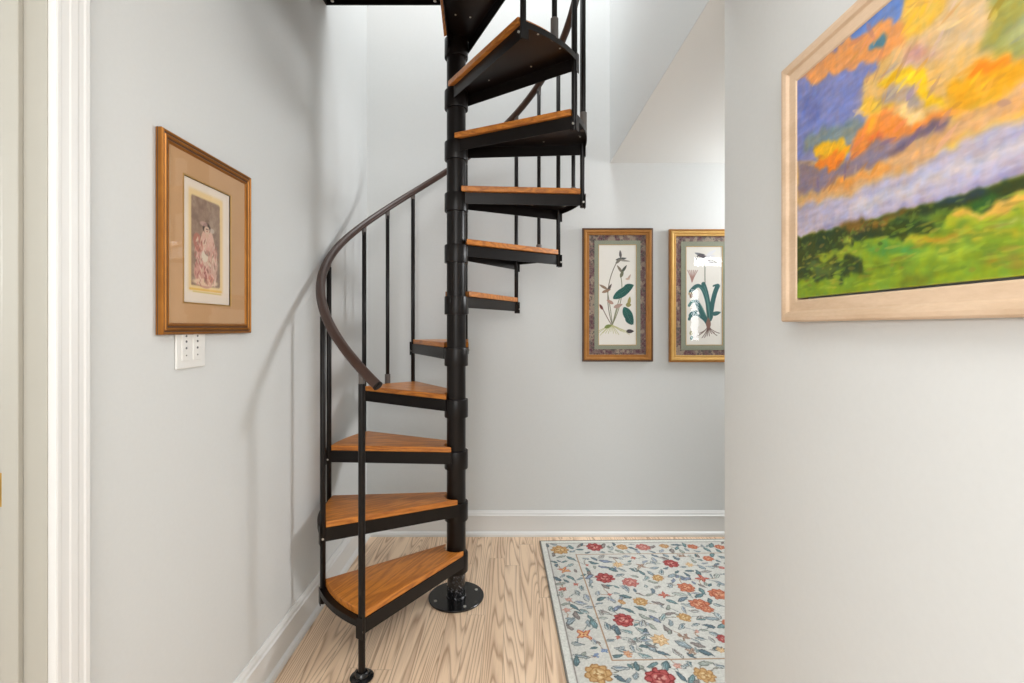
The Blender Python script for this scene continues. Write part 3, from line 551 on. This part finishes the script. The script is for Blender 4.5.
def lily(cv, w, h):
    q = lambda a, b: (a*w, (1-b)*h); dg = (48,96,96); md = (88,134,128)
    def cr(p0, p1, p2, wd=.0045, c=(90,96,90)):
        cv.line([q((1-t)**2*p0[0]+2*t*(1-t)*p1[0]+t*t*p2[0], (1-t)**2*p0[1]+2*t*(1-t)*p1[1]+t*t*p2[1]) for t in np.linspace(0, 1, 16)], wd, c)
    def lf_(a, b, l, wd, ang, c, v=None): x, y = q(a, b); cv.leaf(x, y, l, wd, R(ang), c, v)
    cr((.60,.76), (.50,.45), (.53,.10), .0045, (96,104,88))
    for a, b, an, c in ((.38,.08,160,(120,124,128)), (.48,.10,-10,(96,90,96)), (.66,.10,15,(220,220,224)), (.60,.15,-20,(210,210,216)), (.74,.15,-10,(120,110,100)), (.70,.06,30,(226,226,230))): lf_(a, b, .07, .020, an, c)
    cr((.28,.13), (.32,.06), (.50,.08), .006, (86,82,84))
    # arching leaves
    cr((.66,.74), (.50,.25), (.12,.46), .022, dg); cr((.66,.74), (.62,.50), (.48,.38), .026, dg); cr((.68,.72), (.74,.50), (.88,.40), .028, dg); cr((.88,.42), (.93,.37), (.76,.40), .010, dg)
    cr((.60,.78), (.30,.45), (.08,.60), .016, md); cr((.60,.78), (.30,.60), (.30,.56), .026, dg); cr((.60,.78), (.20,.62), (.08,.74), .016, dg); lf_(.84,.68,.06,.026,15,dg,md); lf_(.20,.68,.07,.03,30,dg,md)
    cr((.66,.74), (.54,.30), (.20,.45), .004, md); cr((.66,.74), (.62,.50), (.50,.40), .004, md)
    for a in range(10): cr((.62,.78), (.62,.85), (.30+.07*a, .88+.05*random.random()), .0036, (104,78,70))
    lf_(.62,.78,.07,.030,90,(128,96,84)); 
    for i in range(6): cr((.16,.36), (.12+.02*i,.30), (.04+.055*i,.24), .0042, (170,130,120))
    lf_(.12,.48,.03,.022,0,(178,160,128)); lf_(.14,.50,.03,.018,60,(150,120,96)); lf_(.13,.88,.03,.02,90,(176,172,140)); lf_(.15,.93,.03,.018,80,(90,130,126))
botanical('framed botanical print with arching orchid stem and two paddle-shaped green leaves, nearer the staircase', .4555, 1.0875, .4385, .829, GOLD, GOLDD, (.076, .104), orchid)
botanical('brighter gold framed botanical print with strap-leaved lily, partly hidden by the right wall', .996, 1.0835, .4385, .826, GOLDB, GOLD, (.075, .108), lily)

# portrait print on the left wall (local x runs from the far end toward the camera after the turn)
W_, H_ = .417, .524
t = thing('framed_portrait_print', 'gold framed print of seated woman in pink with tan mat on left wall', 'picture', (XL+.0005, 1.207, 1.281), R(90))
bm = bmesh.new(); frame_ring(bm, W_, H_, [(0,.001),(0,.016),(.003,.019),(.006,.0185),(.008,.015),(.011,.0155),(.013,.0185),(.017,.018),(.019,.0145),(.022,.0145),(.026,.0165),(.030,.014),(.031,.009),(.031,.001)])
obj('frame', bm, GOLDP, t)
bm = bmesh.new()
for a_, d_ in ((.0,.006), (.0075,.0155), (.0195,.0150)):
    frame_ring(bm, W_, H_, [(a_-.0004,d_-.0015),(a_-.0004,d_+.0008),(a_+.0022,d_+.0008),(a_+.0022,d_-.0015)])
o = obj('frame_inlay', bm, GOLDD, t); o['label'] = 'dark brown lines along the gold frame'
bm = bmesh.new(); band(bm, .029, .029, W_-.029, H_-.029, .089, .088, W_-.112, H_-.093, -.0115, -.0075); obj('tan_mat', bm, MATB, t)
bm = bmesh.new(); frame_ring(bm, W_-.201+.008, H_-.181+.008, [(0,.0075),(0,.0125),(.004,.0125),(.004,.0075)]); o = obj('gold_fillet', bm, GOLDB, t); o.location = (.085, 0, .084)
cv = Canvas(W_-.2, H_-.18, .0013, (226,212,196))
nn = vnoise(cv.ny, cv.nx, 20, 14, 4)
pw, ph = cv.w, cv.h
def Q(a, b): return (a*pw, (1-b)*ph)
cv.poly([Q(.11,.07),Q(.84,.07),Q(.84,.90),Q(.11,.90)], (226,196,140), 4, al=.9)
cv.poly([Q(.18,.125),Q(.75,.125),Q(.77,.14),Q(.775,.84),Q(.75,.855),Q(.19,.855),Q(.165,.84),Q(.165,.14)], (146,122,104), 1)
msk = (cv.U > .165*pw) & (cv.U < .775*pw) & (cv.V > .145*ph) & (cv.V < .875*ph)
cv.mix(msk*np.clip((nn-.5)*4, 0, 1)*.6, (120,96,84)); cv.mix(msk*np.clip((.45-nn)*4, 0, 1)*.6, (172,152,132))
def E(a, b, ra, rb, c, al=1, rot=0): cv.ell(*Q(a, b), ra*pw, rb*ph, R(rot), c, al, .003)
E(.46,.74,.24,.13,(196,150,134)); E(.47,.60,.20,.12,(200,160,146)); E(.50,.48,.14,.12,(208,168,150)); E(.30,.50,.09,.08,(176,112,96),.8,20)
E(.62,.66,.10,.16,(196,160,142),.9); E(.46,.82,.26,.03,(220,190,160),.9)
E(.48,.360,.085,.045,(70,56,50)); E(.485,.378,.058,.036,(206,178,156)); E(.60,.37,.05,.022,(190,176,160),.8); E(.42,.33,.08,.02,(196,160,150),.7); E(.49,.425,.025,.02,(206,172,150))
E(.475,.368,.008,.004,(50,40,40)); E(.505,.368,.008,.004,(50,40,40)); E(.49,.385,.010,.003,(150,80,70))
E(.44,.60,.07,.05,(214,200,180)); E(.50,.57,.05,.025,(120,100,90),.6); E(.45,.76,.03,.07,(140,70,66),.7,10); E(.36,.70,.03,.06,(176,104,96),.6); E(.58,.78,.05,.04,(196,110,90),.6)
for i in range(140):
    a, b = .24+.48*random.random(), .46+.38*random.random()
    cv.leaf(*Q(a, b), .018, .005, R(random.uniform(50, 130)), random.choice([(222,184,168),(168,110,100),(206,150,136),(140,104,92),(214,196,170)]), al=.7)
cv.line([Q(.14,.885), Q(.80,.885)], .006, (222,178,84), .8); cv.line([Q(.20,.905), Q(.80,.91)], .004, (200,176,90), .6)
o = cv.mesh('print', PAINT, t, .0005); o.location = (.088, -.0078, .087)
pane(t, W_, H_, .028, .0125)

# landscape painting on the right wall, cut by the frame of view
PT, PB, PYF, PYN = 1.861, 1.312, 1.052, .05
W_, H_ = PYF-PYN, PT-PB
t = thing('landscape_painting', 'large painting of orange clouds over green fields in pale wooden frame, right wall', 'painting', (XR-.0005, PYF, PB), R(-90))
bm = bmesh.new(); frame_ring(bm, W_, H_, [(0,.001),(0,.030),(.003,.0345),(.010,.035),(.018,.033),(.022,.028),(.026,.0275),(.042,.027),(.045,.025),(.045,.001)])
obj('frame', bm, PALEW, t, bevel=.0008)
CW, CH = W_-.085, .463
cv = Canvas(CW, CH, .0016, (232,190,120))
cv.U = cv.U+0; wx = (vnoise(cv.ny, cv.nx, 26, 54, 4)-.5)*.030; wy = (vnoise(cv.ny, cv.nx, 26, 54, 4)-.5)*.030
for col, blur, warp, pts in CANVAS_SHAPES:
    cv.poly([(u+.004, v+.004) for u, v in pts], col, blur, (wx*warp, wy*warp))
# beyond the part seen in the view: more cloud, hill and field
s1 = vnoise(cv.ny, cv.nx, 60, 30, 4)-.5; s2 = vnoise(cv.ny, cv.nx, 24, 90, 4)-.5; s3 = vnoise(cv.ny, cv.nx, 40, 80, 3)-.5
cv.c = np.clip(cv.c*(1.03+.22*s1[..., None]+.12*s2[..., None])*.85+np.array([14,2,-16])*s3[..., None]*1.8, 0, 255)
lum = cv.c.mean(-1, keepdims=True); cv.c = np.clip(lum+(cv.c-lum)*1.12, 0, 255)
def hill_v(u): return .098+.06*u     # rough height of the ridge foot along the canvas
for i in range(420):     # leafy dabs along the hedges and grass tufts in the field
    u = random.uniform(.005, .55); v = hill_v(u)+random.gauss(.0, .012) if i % 2 else random.uniform(.012, hill_v(u)-.02)
    q_ = cv.c[min(cv.ny-1, int((v+.006)/cv.step)), min(cv.nx-1, int(u/cv.step))]
    if q_[1] < q_[2]+18: continue
    if i % 2: c = random.choice([(44,62,26),(70,92,34),(98,120,44),(34,48,28),(120,138,56),(150,120,56)])
    else: c = random.choice([(120,150,40),(150,172,52),(96,124,36),(176,166,60),(136,120,44)])
    cv.leaf(u, v, random.uniform(.008,.018 if i % 2 else .040), random.uniform(.003,.007), R(random.gauss(4, 30 if i % 2 else 6)), c, al=.45)
for i in range(160):     # warm and cool touches in the cloud
    u, v = random.uniform(.06, .55), random.uniform(.20, CH-.02)
    j, k_ = min(cv.ny-1, int(v/cv.step)), min(cv.nx-1, int(u/cv.step)); c = cv.c[j, k_]
    if c[2] > c[0]: continue
    cv.leaf(u, v, random.uniform(.015,.05), random.uniform(.004,.010), R(random.gauss(24, 30)), np.clip(c*random.choice([.9,1.1])+np.array(random.choice([(18,-6,-30),(10,14,0),(-14,-14,20)])), 0, 255), al=.5)
for i in range(1300):     # brush strokes
    u, v = random.uniform(.005, min(CW, .55)), random.uniform(.01, CH-.01)
    j, k_ = min(cv.ny-1, int(v/cv.step)), min(cv.nx-1, int(u/cv.step)); c = cv.c[j, k_]*random.uniform(.92, 1.09)+np.array([random.uniform(-8,8) for _ in range(3)])
    cv.leaf(u, v, random.uniform(.008,.022), random.uniform(.0025,.006), R(random.gauss(14 if v > .13 else 3, 14)), np.clip(c, 0, 255), al=.32)
o = cv.mesh('canvas', OIL, t, .002); o.location = (.0425, -.0225, .0485)

# ------------------------------------------------------------------ wall control plate below the portrait
t = thing('wall_control_plate', 'white double control plate with small grey buttons below the gold framed portrait', 'switch plate', (XL+.0005, 1.276, 1.187), R(90))
bm = bmesh.new(); box(bm, 0, .121, -.006, 0, 0, .118); obj('cover_plate', bm, WHITEP, t, bevel=.0025)
for i, x in enumerate((.036, .083)):
    bm = bmesh.new(); box(bm, x-.017, x+.017, -.0078, -.0055, .022, .096); pn = obj('keypad', bm, WHITEP, t, bevel=.001)
    for j, z in enumerate((.036, .056, .074, .089)):
        bm = bmesh.new(); r_ = (.0022, .0032, .0034, .003)[j]; cyl_between(bm, (x, -.0077, z), (x, -.0086, z), r_, 12); obj('button', bm, DOTM, pn)
        bm = bmesh.new()

# ------------------------------------------------------------------ rug
RW, RL = 1.75, 1.21
t = thing('area_rug', 'cream wool rug with red and gold roses and blue grey leaves on the pine floor', 'rug', (.188, 2.905, .0005), R(1.3))
cv = Canvas(RW, RL, .0026, (200,199,192))
nz = vnoise(cv.ny, cv.nx, 120, 180, 2); cv.mix(nz*.18, (186,188,184))
V_ = lambda v: RL-v
BLUES = [(104,118,128),(88,106,114),(134,146,150),(92,114,118),(144,150,142),(118,128,146),(104,128,130),(128,120,116)]
def rleaf(u, v, l=None, ang=None):
    c = random.choice(BLUES); l = l or random.uniform(.045, .075)
    ang = random.uniform(0, 360) if ang is None else ang
    dk = tuple(int(x*.58) for x in c); lt = tuple(min(255, int(x*1.3)) for x in c)
    if random.random() < .4: c = (178,182,178)
    cv.leaf(u, v, l, l*.38, R(ang), dk); cv.leaf(u, v, l*.92, l*.29, R(ang), c); cv.leaf(u+.002, v+.002, l*.7, l*.14, R(ang), lt, dk)
def rose(u, v, r, k):
    pal = {'R': ((122,44,46),(170,84,82),(212,158,146)), 'P': ((150,80,78),(186,122,112),(214,176,162)), 'G': ((152,112,66),(192,156,108),(220,198,156)), 'g': ((152,108,66),(192,152,108),(218,194,156)),
           'O': ((150,78,56),(194,124,96),(220,172,138)), 'T': ((160,66,52),(202,146,102),(214,186,136)), 'b': ((112,86,76),(152,124,106),(188,172,152)), 'r': ((144,62,54),(180,96,80),(202,140,120)),
           'p': ((156,104,96),(192,144,128),(216,182,166)), 'o': ((170,108,76),(200,148,112),(218,182,146)), 's': ((180,142,98),(206,174,132),(222,200,164)), 'B': ((66,88,134),(104,126,164),(160,176,194))}[k]
    d, m_, l_ = pal; n = {'s': 7, 'T': 4, 'r': 4, 'p': 5, 'B': 4, 'o': 5, 'b': 4}.get(k, 8)
    ph = random.uniform(0, 6.28)
    if k in 'sTrpBob':
        for i in range(n):
            a = ph+2*PI*i/n; cv.leaf(u+math.cos(a)*r*.5, v+math.sin(a)*r*.5, r*1.05, r*.55, a, d); cv.leaf(u+math.cos(a)*r*.5, v+math.sin(a)*r*.5, r*.85, r*.34, a, m_, l_)
        cv.ell(u, v, r*.25, r*.25, 0, l_); cv.ell(u, v, r*.12, r*.12, 0, d)
    else:
        for i in range(n):
            a = ph+2*PI*i/n; cv.ell(u+math.cos(a)*r*.62, v+math.sin(a)*r*.62, r*.42, r*.34, a, d); 
            cv.ell(u+math.cos(a)*r*.60, v+math.sin(a)*r*.60, r*.34, r*.25, a, m_)
        cv.ell(u, v, r*.66, r*.62, 0, d); cv.ell(u, v, r*.58, r*.54, 0, m_)
        for i in range(6):
            a = ph+i*1.1; cv.ell(u+math.cos(a)*r*.3, v+math.sin(a)*r*.3, r*.26, r*.12, a+1.57, l_ if i % 2 else d, .8)
        cv.ell(u, v, r*.2, r*.18, 0, d); cv.ell(u+.001, v, r*.11, r*.1, 0, l_)
def stem(u, v, u2, v2):
    mx_, my_ = (u+u2)/2+random.uniform(-.03,.03), (v+v2)/2+random.uniform(-.03,.03)
    cv.line([((1-s)**2*u+2*s*(1-s)*mx_+s*s*u2, (1-s)**2*v+2*s*(1-s)*my_+s*s*v2) for s in np.linspace(0, 1, 9)], .0035, random.choice([(110,106,92),(104,116,116),(140,110,84)]), .8)
F_ = [(u, V_(v), r, k) for u, v, r, k in RUG_FLOWERS]; Lf = [(u, V_(v)) for u, v in RUG_LEAVES]
umax = 1.12        # to the right of this the rug lies behind the wall: the design goes on the same way
tries = 0
while tries < 1500:
    tries += 1
    u, v = random.uniform(.05, RW-.06), random.uniform(.05, RL-.06)
    r = random.uniform(.02, .05)
    if all(math.hypot(u-a, v-b) > (r+c)*1.25+.02 for a, b, c, _ in F_) and (u > .62 or v < .14):
        if abs(v-(RL-.178)) < r or abs(v-.166) < r or abs(u-.188) < r: continue
        F_.append((u, v, r, random.choice('RPGgOTrprsob')))
for u, v in Lf:
    f = min(F_, key=lambda q: math.hypot(q[0]-u, q[1]-v)); stem(u, v, f[0], f[1])
for u, v in Lf: 
    rleaf(u, v)
    if random.random() < .5: rleaf(u+random.uniform(-.03,.03), v+random.uniform(-.02,.02), .04)
tries = 0; pts_ = list(Lf)
while tries < 12000:
    tries += 1; u, v = random.uniform(.05, RW-.05), random.uniform(.05, RL-.05)
    if abs(v-(RL-.178)) < .02 or abs(v-.166) < .02 or (abs(u-.188) < .02): continue
    if all(math.hypot(u-a, v-b) > c+.022 for a, b, c, _ in F_) and all(math.hypot(u-a, v-b) > .041 for a, b in pts_):
        pts_.append((u, v)); rleaf(u, v, random.uniform(.036, .068))
for u, v, r, k in F_: rose(u, v, r, k)
LINE = (150,128,100)
def rect(i, wd, c): cv.line([(i,i),(RW-i,i),(RW-i,RL-i),(i,RL-i),(i,i)], wd, c)
rect(.034, .004, (124,118,112)); 
for i in range(8): rect(.003+i*.0034, .0036, (212,212,205))
# wobble the drawing the way a hooked pile does
jx = ((vnoise(cv.ny, cv.nx, 60, 90, 3)-.5)*.016/cv.step).round().astype(int); jy = ((vnoise(cv.ny, cv.nx, 60, 90, 3)-.5)*.016/cv.step).round().astype(int)
ii, jj = np.indices((cv.ny, cv.nx)); inside = (cv.U > .04) & (cv.U < RW-.04) & (cv.V > .04) & (cv.V < RL-.04)
cv.c = np.where(inside[..., None], cv.c[np.clip(ii+jy, 0, cv.ny-1), np.clip(jj+jx, 0, cv.nx-1)], cv.c)
fn = vnoise(cv.ny, cv.nx, 230, 340, 2)-.5; cv.c = cv.c*(1+.16*fn[..., None])
cv.line([(.188,.164),(RW-.188,.164),(RW-.188,RL-.178),(.188,RL-.178),(.188,.164)], .0055, (158,128,100))
wv = ((np.indices((cv.ny, cv.nx)).sum(0) % 2)-.5); cv.c += wv[..., None]*7
cv.mesh('woven_pile', WOOL, t, .0075, 'flat')
bm = bmesh.new()
for a in ((-.004,.004,-.004,RL+.004),(RW-.004,RW+.004,-.004,RL+.004),(.004,RW-.004,-.004,.004),(.004,RW-.004,RL-.004,RL+.004)): box(bm, a[0], a[1], a[2], a[3], 0, .0085)
o = obj('binding', bm, BIND, t, bevel=.002); o['label'] = 'grey bound edge'
for c in t.children: c.location = (0, -RL, 0)
